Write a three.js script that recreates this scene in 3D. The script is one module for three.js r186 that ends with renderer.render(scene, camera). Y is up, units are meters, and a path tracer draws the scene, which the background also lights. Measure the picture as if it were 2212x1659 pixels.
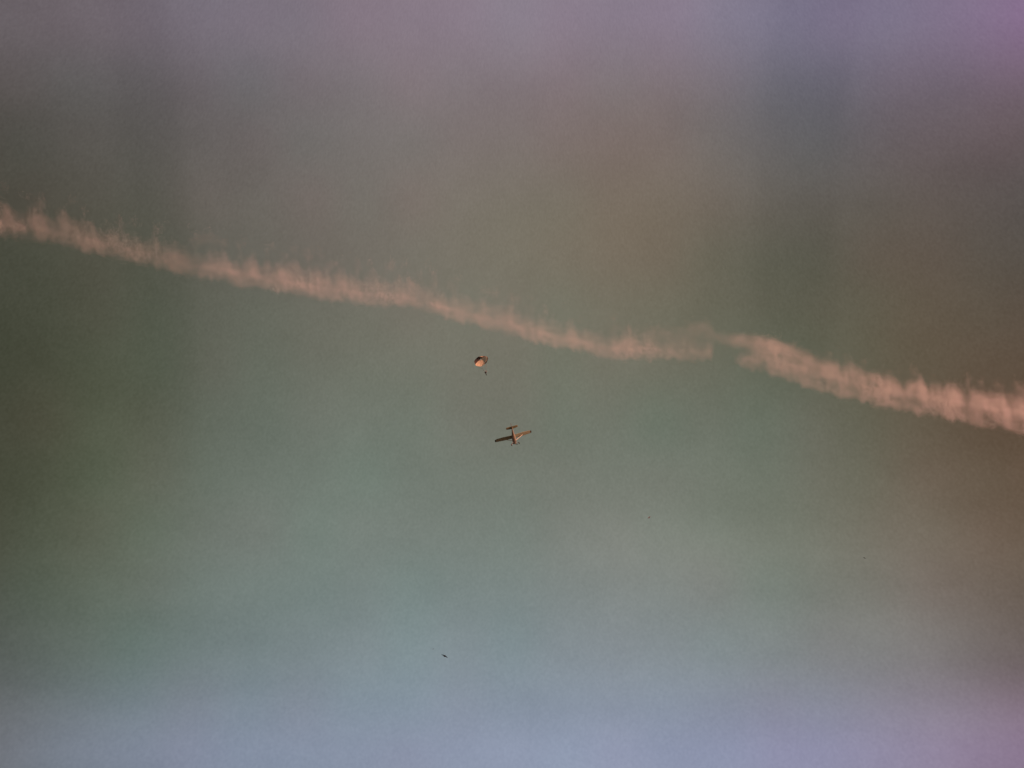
import * as THREE from 'three';
import { mergeGeometries } from 'three/addons/utils/BufferGeometryUtils.js';
import { MarchingCubes } from 'three/addons/objects/MarchingCubes.js';

// ---------------------------------------------------------------- camera, sky, sun, exposure
const D2R = Math.PI / 180;
const PITCH = 42, FOV = 48;
const scene = new THREE.Scene();
const camera = new THREE.PerspectiveCamera(FOV, 4 / 3, 0.5, 30000);
camera.position.set(0, 1.6, 0);
camera.rotation.set(PITCH * D2R, 0, 0);
camera.updateMatrixWorld(true);

const renderer = new THREE.WebGLRenderer({ antialias: true });
renderer.toneMapping = THREE.LinearToneMapping;
renderer.toneMappingExposure = 2.2; // an evening exposure
renderer.shadowMap.enabled = true;

const SUN = new THREE.Vector3(0.9, 0.11, 0.43).normalize();
const sun = new THREE.DirectionalLight(new THREE.Color().setRGB(1, 0.405, 0.255), 4.8);
sun.name = 'sun';
sun.position.copy(SUN).multiplyScalar(4000);
sun.castShadow = true;
sun.shadow.mapSize.set(2048, 2048);
Object.assign(sun.shadow.camera, { left: -3000, right: 3000, top: 3000, bottom: -3000, near: 10, far: 9000 });
scene.add(sun, sun.target);

// seeded random numbers and smooth noise
function rng(seed) { let a = seed >>> 0; return () => { a = (a + 0x6D2B79F5) >>> 0; let t = Math.imul(a ^ (a >>> 15), 1 | a); t = (t + Math.imul(t ^ (t >>> 7), 61 | t)) ^ t; return ((t ^ (t >>> 14)) >>> 0) / 4294967296; }; }
function hash2(ix, iy, s) { let h = Math.imul(ix, 374761393) + Math.imul(iy, 668265263) + Math.imul(s, 2147483647 ^ 0x5bd1e995); h = Math.imul(h ^ (h >>> 13), 1274126177); return ((h ^ (h >>> 16)) >>> 0) / 4294967296; }
function noise2(x, y, s) {
  const ix = Math.floor(x), iy = Math.floor(y); let fx = x - ix, fy = y - iy;
  fx = fx * fx * (3 - 2 * fx); fy = fy * fy * (3 - 2 * fy);
  const a = hash2(ix, iy, s), b = hash2(ix + 1, iy, s), c = hash2(ix, iy + 1, s), d = hash2(ix + 1, iy + 1, s);
  return a + (b - a) * fx + (c - a) * fy + (a - b - c + d) * fx * fy;
}
const fbm = (x, y, s) => (noise2(x, y, s) + 0.5 * noise2(x * 2.03, y * 2.03, s + 1) + 0.25 * noise2(x * 4.1, y * 4.1, s + 2)) / 1.75;
const sm = (x, a, b) => { const t = Math.min(1, Math.max(0, (x - a) / (b - a))); return t * t * (3 - 2 * t); };
const lerp = (a, b, t) => a + (b - a) * t;

// Evening air, with colour casts and edge darkening painted in: colours over the height above the horizon (in the meridian straight ahead) and the angle to the left or right of it.
const SKY_SIDE = [-31, -25, -18.3, -9.3, -0.2, 9, 17.7, 24.4, 31];
const SKY_UP = [18.9, 24.7, 31.2, 38.8, 45.5, 52.9, 59.3, 65.2];
const SKY_RGB = [
  [[110, 114, 119], [122, 129, 143], [132, 142, 162], [140, 150, 171], [146, 156, 179], [146, 154, 179], [146, 147, 175], [149, 138, 163], [138, 117, 142]],
  [[89, 95, 90], [104, 117, 111], [119, 131, 132], [128, 143, 147], [132, 145, 151], [134, 144, 149], [130, 136, 137], [130, 124, 124], [114, 101, 99]],
  [[79, 82, 68], [96, 104, 89], [112, 121, 113], [122, 134, 127], [125, 135, 128], [130, 134, 126], [121, 126, 114], [121, 112, 100], [106, 91, 77]],
  [[71, 73, 58], [88, 92, 75], [102, 108, 97], [112, 120, 109], [116, 120, 108], [112, 119, 106], [105, 110, 96], [103, 94, 78], [98, 81, 65]],
  [[69, 71, 57], [81, 84, 69], [98, 100, 88], [113, 111, 99], [118, 116, 102], [113, 110, 94], [96, 97, 81], [99, 89, 73], [92, 79, 66]],
  [[73, 72, 61], [86, 85, 74], [102, 98, 90], [116, 109, 101], [121, 114, 101], [118, 107, 93], [101, 96, 87], [97, 88, 80], [90, 82, 78]],
  [[83, 79, 74], [93, 89, 86], [104, 99, 99], [120, 112, 112], [127, 115, 115], [124, 113, 111], [107, 104, 110], [107, 96, 103], [103, 90, 96]],
  [[101, 93, 97], [107, 99, 105], [117, 110, 121], [133, 120, 132], [137, 124, 138], [136, 124, 141], [122, 115, 138], [128, 113, 138], [138, 109, 144]],
];
const SKY_MEAN = [116, 112, 112];
SKY_RGB.forEach((row, k) => row.forEach((p) => { for (let c = 0; c < 3; c++) p[c] -= k < 2 ? 4 : k < 4 ? 2 : 0; }));
for (const row of SKY_RGB) for (const p of row) { const g = p[0] * 0.3 + p[1] * 0.6 + p[2] * 0.1; for (let c = 0; c < 3; c++) p[c] = p[c] + (g - p[c]) * 0.08; }
function knots(xs, x) { // index and fraction, held at the ends
  let i = 0; while (i < xs.length - 2 && x > xs[i + 1]) i++;
  return [i, Math.min(1, Math.max(0, (x - xs[i]) / (xs[i + 1] - xs[i])))];
}
const cub = (a, b, c, d, t) => b + 0.5 * t * (c - a + t * (2 * a - 5 * b + 4 * c - d + t * (3 * (b - c) + d - a)));
const s2l = (v) => { v /= 255; return v <= 0.04045 ? v / 12.92 : Math.pow((v + 0.055) / 1.055, 2.4); };
const SKY_ROW = SKY_RGB.map((row) => [0, 1, 2].map((c) => row.reduce((s, p) => s + p[c], 0) / row.length));
const cl = (i, n) => Math.min(n - 1, Math.max(0, i));
{
  const W = 4096, H = 2048, data = new Float32Array(W * H * 4), rnd = rng(7);
  const LUT = new Float32Array(2561); for (let i = 0; i <= 2560; i++) LUT[i] = s2l(i / 10) / 2.2;
  for (let r = 0; r < H; r++) {
    const el = ((r + 0.5) / H - 0.5) * Math.PI, y = Math.sin(el), ce = Math.cos(el);
    for (let q = 0; q < W; q++) {
      const o = (r * W + q) * 4; data[o + 3] = 1;
      if (y < -0.02) { data[o] = 0.1; data[o + 1] = 0.1; data[o + 2] = 0.115; continue; }
      const az = ((q + 0.5) / W - 0.5) * 2 * Math.PI, x = Math.cos(az) * ce, z = Math.sin(az) * ce;
      const side = Math.asin(x) / D2R, up = Math.atan2(y, -z) / D2R; // straight ahead is -z; up runs on past 90 behind the camera
      const [i, u] = knots(SKY_SIDE, side), [j, v] = knots(SKY_UP, up);
      const out = sm(Math.abs(side), 31, 58), far = sm(up, 70, 105);
      const streak = -4 * sm(side, -24.5, -22.4) * (1 - sm(side, -21, -19.5)) * sm(up, 30, 50) - 4 * sm(side, 14.5, 16.5) * (1 - sm(side, 19.5, 21)) * sm(up, 36, 52); // faint upright dark bands of camera shading, painted into the sky colours
      const n = (fbm(side / 6 + 20, up / 5 + 9, 31) - 0.5) * 8 + (fbm(side / 9 + 3, up / 2.6 + 4, 71) - 0.5) * 7 * (1 - sm(up, 30, 44)) + streak + (fbm(side / 1.3 + 5, up / 1.6, 41) - 0.5) * 2.5 + (rnd() + rnd() - 1) * 5.5;
      const tint = (noise2(side / 3.2, up / 3.6, 57) - 0.5) * 2.4;
      for (let c = 0; c < 3; c++) {
        const col = (k) => cub(SKY_RGB[cl(j - 1, 8)][k][c], SKY_RGB[j][k][c], SKY_RGB[cl(j + 1, 8)][k][c], SKY_RGB[cl(j + 2, 8)][k][c], v);
        let p = cub(col(cl(i - 1, 9)), col(i), col(cl(i + 1, 9)), col(cl(i + 2, 9)), u);
        if (out > 0) p = lerp(p, lerp(SKY_ROW[j][c], SKY_ROW[cl(j + 1, 8)][c], v), out);
        p = lerp(p, SKY_MEAN[c], far);
        p += n + (c === 0 ? tint : c === 1 ? -tint * 0.6 : -tint * 0.2);
        data[o + c] = LUT[Math.min(2559, Math.max(0, Math.round(p * 10)))];
      }
    }
  }
  const tex = new THREE.DataTexture(data, W, H, THREE.RGBAFormat, THREE.FloatType);
  tex.mapping = THREE.EquirectangularReflectionMapping;
  tex.magFilter = THREE.LinearFilter; tex.minFilter = THREE.LinearFilter;
  tex.needsUpdate = true;
  scene.background = tex; scene.environment = tex;
}

// ---------------------------------------------------------------- helpers
const F = 829.5 / Math.tan((FOV / 2) * D2R);
function towards(px, py) { return new THREE.Vector3((px - 1106) / F, (829.5 - py) / F, -1).applyQuaternion(camera.quaternion).normalize(); }
const at = (px, py, dist) => towards(px, py).multiplyScalar(dist).add(camera.position);
const atHeight = (px, py, h) => { const d = towards(px, py); return d.multiplyScalar((h - 1.6) / d.y).add(camera.position); };

function grain(size, amount, seed, cells) { // grey mottling that multiplies a colour
  const d = new Uint8Array(size * size * 4), r = rng(seed);
  for (let y = 0; y < size; y++) for (let x = 0; x < size; x++) {
    const n = 1 - amount * (0.7 * fbm((x / size) * cells, (y / size) * cells, seed) + 0.3 * r()), o = (y * size + x) * 4;
    d[o] = d[o + 1] = d[o + 2] = 255 * n; d[o + 3] = 255;
  }
  const t = new THREE.DataTexture(d, size, size); t.wrapS = t.wrapT = THREE.RepeatWrapping; t.magFilter = THREE.LinearFilter; t.colorSpace = THREE.SRGBColorSpace; t.needsUpdate = true; return t;
}
const wear = grain(256, 0.35, 11, 12), weave = grain(256, 0.25, 23, 40);
function mat(rgb, roughness = 0.6, extra = {}) { return new THREE.MeshPhysicalMaterial({ color: new THREE.Color().setRGB(...rgb), roughness, side: THREE.DoubleSide, ...extra }); }
function mesh(name, geometry, material, parent) {
  const m = new THREE.Mesh(geometry, material); m.name = name; m.castShadow = m.receiveShadow = true; parent.add(m); return m;
}
const taken = {};
function numbered(name) { const n = taken[name] = (taken[name] ?? -1) + 1; return n ? name + '_' + String(n).padStart(3, '0') : name; }
function tag(o, label, category, group, kind) { o.userData.label = label; if (category) o.userData.category = category; if (group) o.userData.group = group; if (kind) o.userData.kind = kind; return o; }
function thing(name, position) { const g = new THREE.Group(); g.name = numbered(name); g.position.copy(position); scene.add(g); return g; }
function bar(a, b, r0, r1 = r0, seg = 10) { // tapered round bar between two points
  const A = new THREE.Vector3(...a), B = new THREE.Vector3(...b), d = B.clone().sub(A), g = new THREE.CylinderGeometry(r1, r0, d.length(), seg);
  g.applyQuaternion(new THREE.Quaternion().setFromUnitVectors(new THREE.Vector3(0, 1, 0), d.clone().normalize())); g.translate(...A.add(B).multiplyScalar(0.5).toArray()); return g;
}
function sheet(nu, nv, fn, closeU = false) { // grid surface from fn(u, v)
  const p = [], uv = [], idx = [];
  for (let j = 0; j <= nv; j++) for (let i = 0; i <= nu; i++) { const q = fn(i / nu, j / nv); p.push(q[0], q[1], q[2]); uv.push(q[3] ?? i / nu, q[4] ?? j / nv); }
  for (let j = 0; j < nv; j++) for (let i = 0; i < nu; i++) { const a = j * (nu + 1) + i, b = a + 1, c = a + nu + 1, d = c + 1; idx.push(a, b, c, b, d, c); }
  const g = new THREE.BufferGeometry();
  g.setAttribute('position', new THREE.Float32BufferAttribute(p, 3)); g.setAttribute('uv', new THREE.Float32BufferAttribute(uv, 2)); g.setIndex(idx); g.computeVertexNormals(); return g;
}

// ---------------------------------------------------------------- the ground under the camera, out of view; its pale tone lights the undersides above
{
  const g = new THREE.CircleGeometry(9000, 96); g.rotateX(-Math.PI / 2);
  const field = grain(512, 0.6, 77, 60); field.repeat.set(300, 300);
  const m = mesh('ground', g, mat([0.46, 0.42, 0.3], 1, { map: field }), scene);
  m.userData.kind = 'structure';
}

// ---------------------------------------------------------------- vapour trails
// A trail is a long drift of small ice flakes at one height. Along it: lower edge, thickness of the dense band, reach of the wisps above it, and how much it hides of the sky.
const TRAIL_HEIGHT = 2200;
function alongTrail(table, x) { const [i, t] = knots(table.map((r) => r[0]), x); return table[i].map((a, k) => lerp(a, table[i + 1][k], t)); }
const LUMPY = 0.55;
function vapour(table, seed, extra) {
  const rnd = rng(seed), pos = [], x0 = table[0][0], x1 = table[table.length - 1][0], step = 2.5;
  const v = new THREE.Vector3(), a = new THREE.Vector3(), b = new THREE.Vector3(), w = new THREE.Vector3();
  for (let x = x0; x < x1; x += step) {
    const [, low, thick, reach, hide, wisp] = alongTrail(table, x);
    const root = atHeight(x, low, TRAIL_HEIGHT), sight = root.clone().sub(camera.position), dist = sight.length(); sight.normalize();
    const across = new THREE.Vector3(1, 0, 0), lift = new THREE.Vector3().crossVectors(across, sight).normalize(), metre = dist / F;
    for (let h = -16; h < thick + reach + 40; h += step) {
      const lean = x + h * 0.1;
      const col = noise2(lean / 7.5, 3.3, seed), col2 = noise2(lean / 19, 9.1, seed + 4), fine = noise2(lean / 5, h / 20, seed + 8);
      const lump = fbm(lean / 22, h / 20, seed + 12), ragged = (noise2(lean / 13, 1.7, seed + 20) - 0.5) * 8 + (noise2(lean / 5.5, 4.7, seed + 24) - 0.5) * 7;
      const mid = thick * (0.95 + 0.5 * (col2 - 0.5));
      let t = hide * sm(h, -5 + ragged, 4 + ragged) * (1 - sm(h, mid - 10, mid + 8)) * Math.max(0, 0.6 + LUMPY * (lump - 0.47) * 2.6) * (0.8 + 0.4 * fine);
      // each column of wisps has a top of its own
      const top = thick + reach * (0.25 + 0.35 * col2 + 0.4 * (col - 0.5) + 0.3 * (fbm(lean / 31, 6.2, seed + 50) - 0.5));
      if (h > 0) t += wisp * sm(h, 0, thick * 0.7) * (1 - sm(h, lerp(thick * 0.5, top, 0.55), top + 3)) * (0.4 + 0.8 * col) * (0.7 + 0.6 * fine);
      const spot = noise2(lean / 15, h / 13, seed + 40); // detached puffs higher up
      if (h > thick) t += wisp * 0.5 * sm(spot, 0.6, 0.95) * (1 - sm(h, thick + reach * 0.7, thick + reach * 1.4));
      if (extra) t += extra(x, low - h, lump, fine);
      if (t <= 0.004) continue;
      const want = (t * step * step) / (0.5 * 0.433 * 0.34 * 0.34); // how many flakes hide that much
      let n = Math.floor(want) + (rnd() < want % 1 ? 1 : 0);
      for (; n > 0; n--) {
        const soft = () => (rnd() + rnd() + rnd() - 1.5) * (h > thick * 0.7 ? 9 : 6), jx = rnd() * step + soft() * 0.5, jh = h + rnd() * step + soft(), depth = (rnd() + rnd() + rnd() - 1.5) * thick * 0.9;
        v.copy(root).addScaledVector(across, jx * metre).addScaledVector(lift, jh * metre).addScaledVector(sight, depth * metre);
        const s = 0.34 * metre * (0.7 + 0.6 * rnd());
        a.set(rnd() - 0.5, rnd() - 0.5, rnd() - 0.5).normalize(); b.set(rnd() - 0.5, rnd() - 0.5, rnd() - 0.5).cross(a).normalize(); w.crossVectors(a, b);
        for (let k = 0; k < 3; k++) { const c = Math.cos(k * 2.0944) * s * 0.577, d = Math.sin(k * 2.0944) * s * 0.577; pos.push(v.x + b.x * c + w.x * d, v.y + b.y * c + w.y * d, v.z + b.z * c + w.z * d); }
      }
    }
  }
  return pos;
}
const ICE = mat([0.86, 0.86, 0.86], 1, { transmission: 0.5, thickness: 0, specularIntensity: 0 });
function trail(pos, label) {
  const c = new THREE.Vector3(pos[0], pos[1], pos[2]), g = new THREE.BufferGeometry(), f = new Float32Array(pos.length);
  for (let i = 0; i < pos.length; i += 3) { f[i] = pos[i] - c.x; f[i + 1] = pos[i + 1] - c.y; f[i + 2] = pos[i + 2] - c.z; }
  g.setAttribute('position', new THREE.BufferAttribute(f, 3));
  const m = mesh(numbered('vapour_trail'), g, ICE, scene); m.position.copy(c);
  return tag(m, label, 'vapour trail', 'pink vapour trails across the sky', 'stuff');
}
// columns: place along, lower edge, thickness, reach of wisps, depth of the dense band, depth of the wisps
trail(vapour([
  [-140, 482, 38, 45, 0.2, 0.08], [0, 510, 38, 42, 0.24, 0.09], [99, 521, 36, 45, 0.2, 0.09], [198, 547, 36, 45, 0.26, 0.09], [298, 568, 34, 48, 0.25, 0.07], [422, 597, 34, 46, 0.3, 0.08],
  [521, 614, 36, 42, 0.38, 0.11], [590, 628, 36, 50, 0.42, 0.12], [697, 648, 38, 50, 0.42, 0.12], [797, 658, 32, 50, 0.4, 0.11], [868, 660, 32, 58, 0.4, 0.11], [888, 665, 32, 58, 0.24, 0.12], [930, 676, 32, 54, 0.24, 0.12],
  [946, 681, 31, 50, 0.37, 0.11], [970, 688, 31, 48, 0.42, 0.11], [1045, 707, 31, 48, 0.4, 0.09], [1097, 722, 34, 50, 0.42, 0.1], [1172, 741, 34, 48, 0.46, 0.1], [1246, 757, 32, 44, 0.46, 0.11], [1320, 776, 36, 46, 0.45, 0.11],
  [1395, 777, 38, 42, 0.42, 0.11], [1444, 776, 30, 40, 0.27, 0.1], [1500, 777, 28, 40, 0.26, 0.08], [1536, 777, 27, 30, 0.28, 0.05], [1540, 777, 26, 20, 0, 0], [1544, 777, 26, 20, 0, 0],
].map((r) => [r[0], r[1], r[2], r[3] * 1.12, r[4] * (r[0] < 450 ? 0.44 : 0.62), r[5] * (r[0] < 450 ? 0.75 : 0.95)]), 101), 'long dusty pink vapour trail reaching from the left edge to the gap in the middle right');
// the upper strand of the right trail thins out to the left, over the end of the other trail
const STRAND = [[1360, 718, 16, 0], [1400, 718, 16, 0.05], [1470, 722, 17, 0.06], [1528, 716, 24, 0.1], [1545, 731, 11, 0.1], [1570, 737, 13, 0.18], [1590, 739, 16, 0.3], [1646, 744, 15, 0.4], [1700, 760, 14, 0.4], [1760, 782, 14, 0.1], [1790, 790, 12, 0]];
function strand(x, y, lump, fine) { if (x < 1360 || x > 1790) return 0; const [, c, w, k] = alongTrail(STRAND, x); return 0.75 * k * (1 - sm(Math.abs(y - c), w * 0.4, w)) * (0.3 + 1.2 * lump) * (0.8 + 0.4 * fine); }
trail(vapour([
  [1360, 790, 30, 50, 0, 0], [1584, 786, 16, 50, 0, 0], [1592, 788, 14, 50, 0.25, 0], [1612, 797, 34, 50, 0.42, 0.1], [1646, 805, 48, 40, 0.5, 0.15], [1690, 816, 50, 34, 0.52, 0.2],
  [1770, 844, 50, 36, 0.5, 0.2], [1832, 860, 56, 44, 0.54, 0.22], [1894, 875, 48, 40, 0.6, 0.28], [1993, 894, 52, 38, 0.66, 0.3], [2092, 914, 56, 36, 0.72, 0.32], [2174, 928, 54, 38, 0.8, 0.34], [2230, 938, 60, 40, 0.85, 0.36], [2360, 962, 62, 44, 0.85, 0.36],
].map((r) => [r[0], r[1], r[2], r[3] * 0.78, r[4] * 0.5, r[5] * 0.66]), 202, strand), 'broad salmon pink vapour trail widening from the gap to the right edge');

// ---------------------------------------------------------------- the light aeroplane
const PAINT = {
  body: mat([0.28, 0.29, 0.24], 0.42, { map: wear, clearcoat: 0.25, clearcoatRoughness: 0.35 }),
  khaki: mat([0.42, 0.52, 0.4], 0.6, { map: wear }),
  olive: mat([0.3, 0.35, 0.22], 0.65, { map: wear }),
  dark: mat([0.03, 0.028, 0.025], 0.6),
  rubber: mat([0.018, 0.016, 0.016], 0.85),
  metal: mat([0.55, 0.53, 0.5], 0.35, { metalness: 0.9 }),
  glass: mat([0.06, 0.07, 0.08], 0.08, { clearcoat: 1 }),
  gear: mat([0.2, 0.19, 0.18], 0.5),
  strut: mat([0.55, 0.56, 0.5], 0.45),
};
const FUSE = [ // z (nose is -z), half width, top, bottom
  [-2.42, 0.3, -0.36, -0.86], [-2.3, 0.43, -0.28, -0.98], [-1.9, 0.5, -0.22, -1.06], [-1.3, 0.54, -0.16, -1.12], [-0.75, 0.56, 0.03, -1.17], [-0.1, 0.57, 0.09, -1.2], [0.7, 0.55, 0.07, -1.17],
  [1.4, 0.46, -0.02, -1.04], [2.2, 0.36, -0.12, -0.9], [3.4, 0.24, -0.22, -0.74], [4.6, 0.14, -0.27, -0.6], [5.35, 0.05, -0.3, -0.48],
];
function fuse(z, angle, out = 0) { // angle 0 at the right side, 90 on top, -90 at the belly
  const [, w, top, bot] = alongTrail(FUSE, z), c = Math.cos(angle), s = Math.sin(angle), e = 0.72, k = (q) => Math.sign(q) * Math.pow(Math.abs(q), e);
  return [(w + out) * k(c), (top + bot) / 2 + ((top - bot) / 2 + out) * k(s), z];
}
const skin = (z0, z1, a0, a1, out = 0, nu = 24, nv = 16) => sheet(nu, nv, (u, v) => { const z = lerp(z0, z1, v), a = lerp(a0, a1, u) * D2R, p = fuse(z, a, out); return [...p, u * 2, z / 2]; });
function cap(z, out = 0) { return sheet(28, 2, (u, v) => { const p = fuse(z, u * Math.PI * 2, out), [, , t, b] = alongTrail(FUSE, z), k = 1 - v; return [p[0] * k, lerp((t + b) / 2, p[1], k), z - 0.08 * v]; }); }
function foil(chord, x, z, y, thick) { // closed aerofoil outline at one span station
  return (u) => { const a = u * Math.PI * 2, c = (1 - Math.cos(a)) / 2, t = thick * chord * (1.48 * Math.sqrt(Math.max(c, 0)) - 0.63 * c - 1.76 * c * c + 1.42 * c ** 3 - 0.51 * c ** 4); return [x, y + (Math.sin(a) >= 0 ? t : -t * 0.55), z + c * chord]; };
}
function wingPanel(st, c0 = 0, c1 = 1, n = 36) { // stations: x, leading edge z, chord, y
  return sheet(n, st.length - 1, (u, v) => {
    const s = st[Math.round(v * (st.length - 1))], f = foil(s[2], s[0], s[1], s[3], s[4] ?? 0.12), p = f(u); return [...p, s[0], p[2]];
  });
}
function plate(points, thick, axis = 'y') { // flat control surface with rounded rims, outline in (x, z)
  const sh = new THREE.Shape(points.map((p) => new THREE.Vector2(...p))), g = new THREE.ExtrudeGeometry(sh, { depth: thick, bevelEnabled: true, bevelSize: 0.02, bevelThickness: 0.015, bevelSegments: 2, steps: 1 });
  g.translate(0, 0, -thick / 2); if (axis === 'y') g.rotateX(Math.PI / 2); else g.rotateY(-Math.PI / 2); return g;
}
const plane = thing('light_aeroplane', at(1109, 944, 252));
plane.rotation.order = 'YXZ'; plane.rotation.set(2 * D2R, -6 * D2R, 14 * D2R);
tag(plane, 'small high-wing propeller aeroplane with braced wings and fixed wheels, flying below the parachute', 'aeroplane');
mesh('fuselage', skin(-1.3, 5.35, -44, 224, 0, 32, 40), PAINT.body, plane);
mesh('belly_panel', skin(-1.3, 5.35, 224, 316, 0, 16, 40), PAINT.body, plane);
const cowl = mesh('engine_cowling', mergeGeometries([skin(-2.42, -1.3, -44, 224, 0.004, 28, 12), cap(-2.42, 0.004)]), PAINT.body, plane);
mesh('cowl_underside', skin(-2.42, -1.3, 224, 316, 0.004, 16, 12), PAINT.body, cowl);
for (const s of [-1, 1]) mesh('exhaust_pipe', bar([s * 0.2, -1.05, -1.45], [s * 0.22, -1.3, -1.15], 0.045, 0.045), PAINT.metal, cowl);
mesh('windscreen', skin(-1.15, -0.62, 28, 152, 0.012, 18, 6), PAINT.glass, plane);
for (const s of [0, 1]) {
  const side = (a, b) => (s ? [180 - b, 180 - a] : [a, b]);
  const door = mesh('cabin_door', skin(-0.55, 0.35, ...side(-34, 24), 0.008, 10, 8), PAINT.body, plane);
  mesh('door_window', skin(-0.48, 0.28, ...side(8, 26), 0.016, 6, 6), PAINT.glass, door);
  mesh('rear_window', skin(0.45, 1.05, ...side(8, 26), 0.012, 6, 6), PAINT.glass, plane);
}
for (const s of [-1, 1]) {
  const y = (x) => 0.1 + Math.abs(x) * 0.03, root = [0.3, 1.2, 2.7, 3.6, 4.5, 5.2].map((x) => { const k = Math.max(0, (x - 2.7) / 2.8); return [s * x, -0.78 + 0.2 * k, 1.62 - 0.5 * k, y(x)]; });
  const w = mesh('wing', wingPanel(root), PAINT.khaki, plane);
  const tip = root[5], tips = [[5.2, 0], [5.32, 0.03], [5.42, 0.1], [5.5, 0.22], [5.53, 0.34]].map(([x, k]) => [s * x, tip[1] + k * 0.6, tip[2] * (1 - k), y(x) + 0.03 * k, 0.12 * (1 - k)]);
  mesh('wing_tip', wingPanel(tips), PAINT.dark, w);
  const flap = mesh('flap', plate([[s * 0.75, 0.5], [s * 2.6, 0.5], [s * 2.6, 0.82], [s * 0.75, 0.82]], 0.05), PAINT.khaki, w); flap.position.y = y(1.7) - 0.045; flap.rotation.z = s * 0.03;
  const ail = mesh('aileron', plate([[s * 2.7, 0.5], [s * 5.1, 0.38], [s * 5.1, 0.6], [s * 2.7, 0.82]], 0.045), PAINT.khaki, w); ail.position.y = y(3.9) - 0.04; ail.rotation.z = s * 0.03;
  const strut = new THREE.CylinderGeometry(0.06, 0.06, 1, 12); strut.scale(1, 1, 1.7);
  const A = new THREE.Vector3(s * 0.52, -1.02, -0.35), B = new THREE.Vector3(s * 2.75, y(2.75) - 0.06, -0.2), L = B.clone().sub(A);
  strut.scale(1, L.length(), 1); strut.applyQuaternion(new THREE.Quaternion().setFromUnitVectors(new THREE.Vector3(0, 1, 0), L.clone().normalize())); strut.translate(...A.add(B).multiplyScalar(0.5).toArray());
  mesh('wing_strut', strut, PAINT.strut, plane);
  mesh('gear_leg', mergeGeometries([bar([s * 0.42, -1.1, -0.78], [s * 0.8, -1.55, -0.95], 0.06, 0.05), bar([s * 0.8, -1.55, -0.95], [s * 1.1, -1.86, -1.0], 0.05, 0.045)]), PAINT.gear, plane);
  const wheel = new THREE.Group(); wheel.name = 'wheel'; wheel.position.set(s * 1.13, -1.9, -1.0); plane.add(wheel);
  const tg = new THREE.TorusGeometry(0.17, 0.13, 14, 28); tg.rotateY(Math.PI / 2); mesh('tyre', tg, PAINT.rubber, wheel);
  const rg = new THREE.CylinderGeometry(0.1, 0.1, 0.14, 20); rg.rotateZ(Math.PI / 2); mesh('rim', rg, PAINT.metal, wheel);
  const stab = mesh('tailplane', wingPanel([[s * 0.08, 4.3, 0.72, -0.3], [s * 0.9, 4.42, 0.62, -0.3], [s * 1.5, 4.55, 0.5, -0.3], [s * 1.68, 4.68, 0.36, -0.3, 0.08], [s * 1.74, 4.82, 0.2, -0.3, 0.05]]), PAINT.olive, plane);
  const el = mesh('elevator', plate([[s * 0.1, 5.02], [s * 1.5, 5.04], [s * 1.74, 5.04], [s * 1.7, 5.32], [s * 1.4, 5.5], [s * 0.16, 5.52]], 0.04), PAINT.olive, stab); el.position.y = -0.3;
}
const fin = mesh('tail_fin', plate([[3.5, -0.22], [4.35, 0.35], [4.75, 1.02], [5.05, 1.05], [5.05, -0.25]], 0.07, 'x'), PAINT.body, plane);
mesh('rudder', plate([[5.09, -0.45], [5.09, 1.08], [5.35, 1.02], [5.55, 0.4], [5.5, -0.4]], 0.05, 'x'), PAINT.body, fin);
{
  const tw = new THREE.Group(); tw.name = 'tail_wheel'; plane.add(tw);
  mesh('fork', bar([0, -0.5, 5.0], [0, -0.74, 5.3], 0.03, 0.02), PAINT.metal, tw);
  const g = new THREE.TorusGeometry(0.07, 0.04, 10, 18); g.rotateY(Math.PI / 2); g.translate(0, -0.76, 5.32); mesh('tyre', g, PAINT.rubber, tw);
  const prop = new THREE.Group(); prop.name = 'propeller'; prop.position.set(0, -0.6, -2.6); plane.add(prop);
  const sp = new THREE.LatheGeometry([[0, -0.3], [0.06, -0.27], [0.12, -0.16], [0.155, 0], [0.16, 0.12]].map((p) => new THREE.Vector2(...p)), 24); sp.rotateX(Math.PI / 2); mesh('spinner', sp, PAINT.metal, prop);
  for (const s of [-1, 1]) { const b = sheet(10, 12, (u, v) => { const r = lerp(0.1, 1.0, v), ch = 0.09 * Math.sin(Math.PI * (0.18 + 0.74 * v)) + 0.02, tw_ = lerp(0.9, 0.25, v), q = (u - 0.5) * 2 * ch; return [Math.cos(tw_) * q, s * r, Math.sin(tw_) * q + 0.02 * Math.sin(u * Math.PI)]; }); b.rotateZ(1.1); mesh('blade', b, PAINT.dark, prop); }
}

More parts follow.
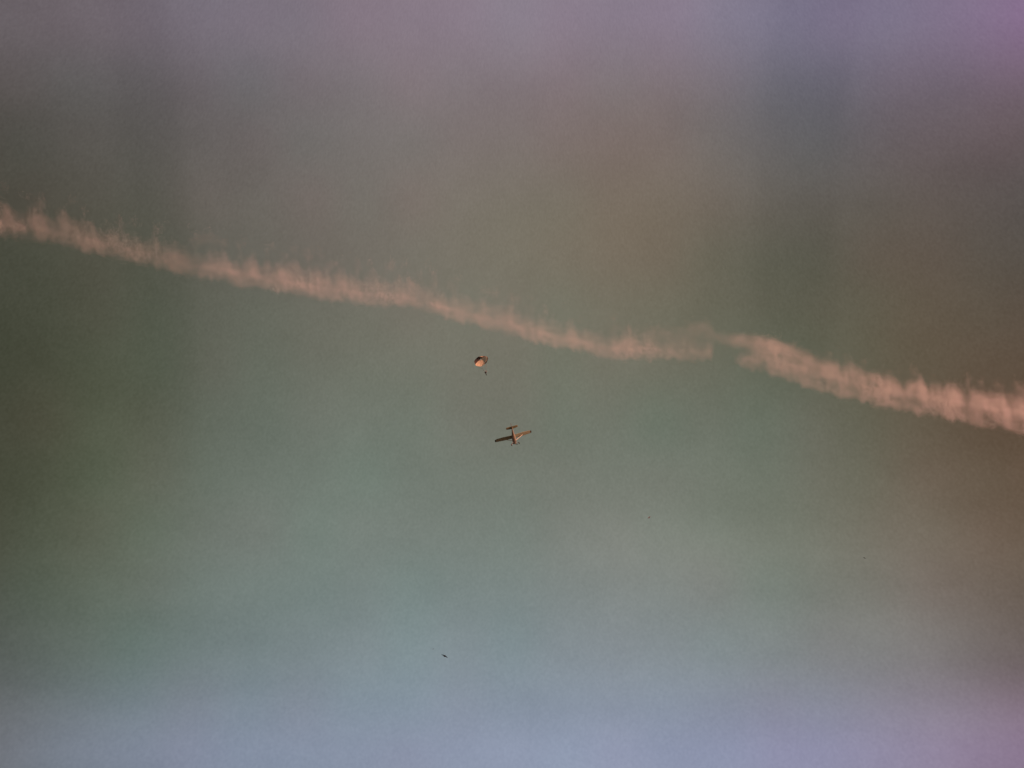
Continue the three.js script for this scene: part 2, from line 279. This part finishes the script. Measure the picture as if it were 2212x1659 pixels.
// ---------------------------------------------------------------- the parachute
const SILK = {
  cream: mat([0.86, 0.78, 0.58], 0.85, { map: weave, transmission: 0.6, thickness: 0, specularIntensity: 0.3 }),
  navy: mat([0.006, 0.006, 0.011], 0.8, { map: weave }),
  brown: mat([0.09, 0.035, 0.012], 0.8, { map: weave }),
  tan: mat([0.3, 0.25, 0.16], 0.85, { map: weave, transmission: 0.35, thickness: 0, specularIntensity: 0.3 }),
  cord: mat([0.13, 0.12, 0.11], 0.9),
};
const chute = thing('parachute', at(1038.5, 778.8, 310));
chute.rotation.set(-15 * D2R, 0, 27 * D2R); chute.updateMatrixWorld(true);
tag(chute, 'round cream parachute canopy with dark gores, open above the hanging jumper', 'parachute');
const GORES = 24, HARNESS = chute.worldToLocal(at(1049.6, 803.6, 305));
function canopy(t, a, puff) { // t from the vent to the skirt, a round the axis
  const dent = 1 - 0.24 * Math.exp(-(((a - 1.2) / 0.32) ** 2)) * t * t, wob = 1 + 0.04 * Math.sin(3 * a + 0.6) * t + 0.025 * Math.sin(7 * a) * t;
  const ang = lerp(0.08, 1.62, t), r = (2.6 * Math.sin(ang) * dent * wob) * (1 + 0.045 * puff * (0.3 + 0.7 * t)), y = 1.05 * Math.cos(ang) * (1 + 0.05 * puff) + 0.08 * Math.sin(2 * a + 1) * t - 0.35;
  return [r * Math.cos(a) + 0.3 * (1 - t), y + (t > 0.96 ? 0.1 * puff : 0), 0.78 * r * Math.sin(a)];
}
for (let k = 0; k < GORES; k++) {
  const a0 = (k / GORES) * 2 * Math.PI, a1 = ((k + 1) / GORES) * 2 * Math.PI, mid = ((a0 + a1) / 2) / D2R;
  const part = (t0, t1, n) => sheet(8, n, (u, v) => { const t = lerp(t0, t1, v), a = lerp(a0, a1, u); return [...canopy(t, a, Math.sin(Math.PI * u)), u * 0.4, t * 2]; });
  const dark = mid > 100 && mid < 212, edge = mid < 70 || mid > 300, buff = mid >= 45 && mid <= 100;
  const g = mesh('gore', part(0.05, 0.3, 10), dark ? SILK.navy : buff ? SILK.tan : SILK.cream, chute);
  mesh('skirt_panel', part(0.3, 0.76, 10), dark ? SILK.navy : buff ? SILK.tan : SILK.cream, g);
  mesh('skirt_band', part(0.76, 1, 5), dark ? SILK.navy : edge ? SILK.brown : SILK.cream, g);
  const p = canopy(1, a0, 0);
  mesh('suspension_line', bar(p, [HARNESS.x + 0.25 * Math.sign(Math.cos(a0)), HARNESS.y + 0.6, HARNESS.z], 0.0035, 0.0035, 5), SILK.cord, chute);
}
{ const g = new THREE.TorusGeometry(0.4, 0.03, 8, 32); g.rotateX(Math.PI / 2); g.scale(1, 1, 0.78); g.translate(0.28, canopy(0.05, 0, 0)[1], 0); mesh('vent_ring', g, SILK.brown, chute); }
for (const s of [-1, 1]) mesh('riser', bar([HARNESS.x + s * 0.25, HARNESS.y + 0.6, HARNESS.z], [HARNESS.x + s * 0.16, HARNESS.y, HARNESS.z], 0.02, 0.02), SILK.cord, chute);

// ---------------------------------------------------------------- the jumper
function body(bones, blend, lo, hi, cell) { // bones: ax ay az ra bx by bz rb; one skin over all of them
  const size = Math.max(hi[0] - lo[0], hi[1] - lo[1], hi[2] - lo[2]), res = Math.ceil(size / cell), mc = new MarchingCubes(res, new THREE.MeshBasicMaterial(), false, false, 400000);
  const half = size / 2, mx = (lo[0] + hi[0]) / 2, my = (lo[1] + hi[1]) / 2, mz = (lo[2] + hi[2]) / 2;
  mc.isolation = 0;
  for (let z = 0; z < res; z++) for (let y = 0; y < res; y++) for (let x = 0; x < res; x++) {
    const px = mx + ((x - res / 2) / (res / 2)) * half, py = my + ((y - res / 2) / (res / 2)) * half, pz = mz + ((z - res / 2) / (res / 2)) * half;
    let d = 1e3;
    for (const [ax, ay, az, ra, bx, by, bz, rb] of bones) {
      const dx = bx - ax, dy = by - ay, dz = bz - az, t = Math.min(1, Math.max(0, ((px - ax) * dx + (py - ay) * dy + (pz - az) * dz) / (dx * dx + dy * dy + dz * dz + 1e-9)));
      const q = Math.hypot(px - ax - dx * t, py - ay - dy * t, pz - az - dz * t) - (ra + (rb - ra) * t), h = Math.max(0, blend - Math.abs(d - q)) / blend;
      d = Math.min(d, q) - h * h * blend * 0.25;
    }
    mc.field[x + y * res + z * res * res] = -d;
  }
  mc.update();
  const n = mc.count, P = new Float32Array(n * 3), N = new Float32Array(n * 3);
  for (let i = 0; i < n; i++) { P[3 * i] = mc.positionArray[3 * i] * half + mx; P[3 * i + 1] = mc.positionArray[3 * i + 1] * half + my; P[3 * i + 2] = mc.positionArray[3 * i + 2] * half + mz; for (let k = 0; k < 3; k++) N[3 * i + k] = mc.normalArray[3 * i + k]; }
  const g = new THREE.BufferGeometry(); g.setAttribute('position', new THREE.BufferAttribute(P, 3)); g.setAttribute('normal', new THREE.BufferAttribute(N, 3)); return g;
}
function painted(g, rgb) { const n = g.attributes.position.count, c = new Float32Array(n * 3); for (let i = 0; i < n; i++) c.set(rgb, 3 * i); g.setAttribute('color', new THREE.BufferAttribute(c, 3)); return g; }
{
  const man = thing('person', chute.localToWorld(HARNESS.clone())); // origin at the shoulders; faces +x
  man.rotation.set(0, 0, -3 * D2R);
  tag(man, 'jumper in dark maroon clothing hanging upright under the parachute, feet pointing right', 'person');
  const SUIT = [0.014, 0.003, 0.005], FACE = [0.45, 0.27, 0.2];
  const b = [
    [0, 0.02, 0, 0.12, 0, -0.28, 0, 0.19], [0, -0.28, 0, 0.19, 0.02, -0.52, 0, 0.17], [0, 0, -0.2, 0.095, 0, 0, 0.2, 0.095], [0, 0.02, 0, 0.07, 0.03, 0.14, 0, 0.06], [0.02, -0.52, -0.09, 0.13, 0.02, -0.52, 0.09, 0.13],
  ];
  for (const s of [-1, 1]) b.push(
    [0, 0, s * 0.2, 0.085, 0.12, 0.2, s * 0.3, 0.07], [0.12, 0.2, s * 0.3, 0.068, 0.06, 0.42, s * 0.24, 0.048],
    [0.02, -0.54, s * 0.1, 0.125, 0.1, -0.95, s * 0.11, 0.1], [0.1, -0.95, s * 0.11, 0.1, 0.2, -1.36, s * 0.1, 0.075], [0.2, -1.36, s * 0.1, 0.06, 0.4, -1.4, s * 0.11, 0.05],
  );
  const parts = [painted(body(b, 0.07, [-0.5, -1.5, -0.5], [0.6, 0.5, 0.5], 0.02), SUIT)];
  parts.push(painted(body([[0.03, 0.2, 0, 0.085, 0.05, 0.3, 0, 0.098], [0.1, 0.19, 0, 0.05, 0.11, 0.15, 0, 0.038], [0.13, 0.25, 0, 0.018, 0.165, 0.215, 0, 0.02], [0.04, 0.24, -0.095, 0.02, 0.035, 0.2, -0.095, 0.015], [0.04, 0.24, 0.095, 0.02, 0.035, 0.2, 0.095, 0.015], [0.12, 0.165, -0.03, 0.012, 0.12, 0.165, 0.03, 0.012]], 0.03, [-0.1, 0.08, -0.15], [0.2, 0.42, 0.15], 0.006), FACE));
  for (const s of [-1, 1]) {
    const h = [[0.06, 0.44, s * 0.24, 0.03, 0.055, 0.5, s * 0.23, 0.034]];
    for (let f = 0; f < 4; f++) { const o = -0.03 + f * 0.02, l = [0.034, 0.038, 0.036, 0.03][f]; h.push([0.055 + o * 0.4, 0.52, s * 0.23 + o, 0.01, 0.055 + o * 0.4 + l, 0.55, s * 0.23 + o, 0.009], [0.055 + o * 0.4 + l, 0.55, s * 0.23 + o, 0.009, 0.055 + o * 0.4 + l + 0.012, 0.52, s * 0.23 + o, 0.008]); }
    h.push([0.06, 0.47, s * 0.24 - s * 0.03, 0.012, 0.095, 0.5, s * 0.2, 0.01], [0.095, 0.5, s * 0.2, 0.01, 0.11, 0.525, s * 0.21, 0.008]);
    parts.push(painted(body(h, 0.008, [-0.04, 0.4, s * 0.23 - 0.1], [0.16, 0.6, s * 0.23 + 0.1], 0.004), FACE));
  }
  mesh('body', mergeGeometries(parts), mat([1, 1, 1], 0.95, { vertexColors: true, specularIntensity: 0.2 }), man);
  const CLOTH = mat([0.012, 0.004, 0.005], 0.8, { map: weave });
  const hel = new THREE.SphereGeometry(0.125, 28, 18, 0, Math.PI * 2, 0, Math.PI * 0.55); hel.scale(1.12, 1.05, 0.95); hel.rotateZ(0.25); hel.translate(0.03, 0.285, 0); mesh('helmet', hel, mat([0.05, 0.012, 0.015], 0.4, { clearcoat: 0.5 }), man);
  const pk = sheet(20, 14, (u, v) => { const a = u * Math.PI * 2, q = Math.sin(Math.PI * v) ** 0.35, k = (w) => Math.sign(w) * Math.abs(w) ** 0.5; return [-0.27 + 0.17 * q * k(Math.cos(a)), lerp(0.02, -0.52, v), 0.23 * q * k(Math.sin(a))]; }); mesh('parachute_pack', pk, CLOTH, man);
  mesh('harness', mergeGeometries([...[-1, 1].flatMap((s) => [bar([-0.1, 0.07, s * 0.13], [0.13, -0.1, s * 0.13], 0.022), bar([0.13, -0.1, s * 0.13], [0.17, -0.45, s * 0.09], 0.022), bar([0.17, -0.45, s * 0.09], [-0.1, -0.62, s * 0.16], 0.022)]), bar([0.17, -0.2, -0.13], [0.17, -0.2, 0.13], 0.02)]), PAINT.rubber, man);
  for (const s of [-1, 1]) { const bt = body([[0.19, -1.25, s * 0.1, 0.062, 0.2, -1.38, s * 0.1, 0.065], [0.2, -1.4, s * 0.1, 0.06, 0.42, -1.42, s * 0.11, 0.048]], 0.04, [0.05, -1.52, s * 0.1 - 0.12], [0.52, -1.15, s * 0.1 + 0.12], 0.014); mesh('boot', bt, PAINT.rubber, man); }
}

// ---------------------------------------------------------------- birds
const FEATHER = mat([0.07, 0.09, 0.12], 0.85);
function bird(pos, span, [wx, wy, wz], [tx, ty, tz], label) { // directions of the right wing and of the tail
  const o = thing('bird', pos), X = new THREE.Vector3(wx, wy, wz).normalize(), Y = new THREE.Vector3(tx, ty, tz).cross(X).normalize(); o.quaternion.setFromRotationMatrix(new THREE.Matrix4().makeBasis(X, Y, X.clone().cross(Y))); o.scale.setScalar(span);
  const g = new THREE.LatheGeometry([[0, -0.3], [0.025, -0.27], [0.045, -0.2], [0.06, -0.08], [0.065, 0.02], [0.05, 0.14], [0.02, 0.24], [0, 0.27]].map((p) => new THREE.Vector2(...p)), 16); g.rotateX(Math.PI / 2); mesh('body', g, FEATHER, o);
  for (const s of [-1, 1]) mesh('wing', sheet(14, 6, (u, v) => { const x = u * 0.5, lead = -0.1 + (u < 0.45 ? -0.12 * (u / 0.45) : -0.12 + 0.28 * ((u - 0.45) / 0.55)), ch = 0.36 * (1 - u ** 1.8) + 0.02; return [s * x, 0.06 * Math.sin(u * 2.6) + 0.012 * Math.sin(Math.PI * v), lead + ch * v]; }), FEATHER, o);
  mesh('tail', sheet(6, 4, (u, v) => [(u - 0.5) * lerp(0.05, 0.17, v), 0.005, lerp(0.2, 0.42, v) - Math.abs(u - 0.5) * 0.05 * v]), FEATHER, o);
  mesh('beak', bar([0, 0, -0.29], [0, -0.01, -0.36], 0.016, 0.002, 8), FEATHER, o);
  return tag(o, label, 'bird', 'birds in the lower sky');
}
bird(at(961, 1416.5, 112), 0.92, [0.88, -0.35, -0.31], [-0.3, 0.05, -0.95], 'largest dark grey bird gliding low in the sky under the aeroplane');
bird(at(1402, 1117.5, 240), 1.05, [0.7, 0.5, 0.2], [0.5, -0.2, -0.9], 'tiny dark bird below and right of the aeroplane, under the long trail');
bird(at(1867.5, 1205, 240), 0.9, [0.8, -0.4, 0.1], [0.1, 0.2, -0.9], 'tiny dark bird at lower right, under the broad salmon trail');
bird(at(936, 1401.6, 250), 0.6, [0.9, 0.2, 0.1], [0.1, 0.1, -0.95], 'faint tiny bird just above and left of the largest bird');

renderer.render(scene, camera);
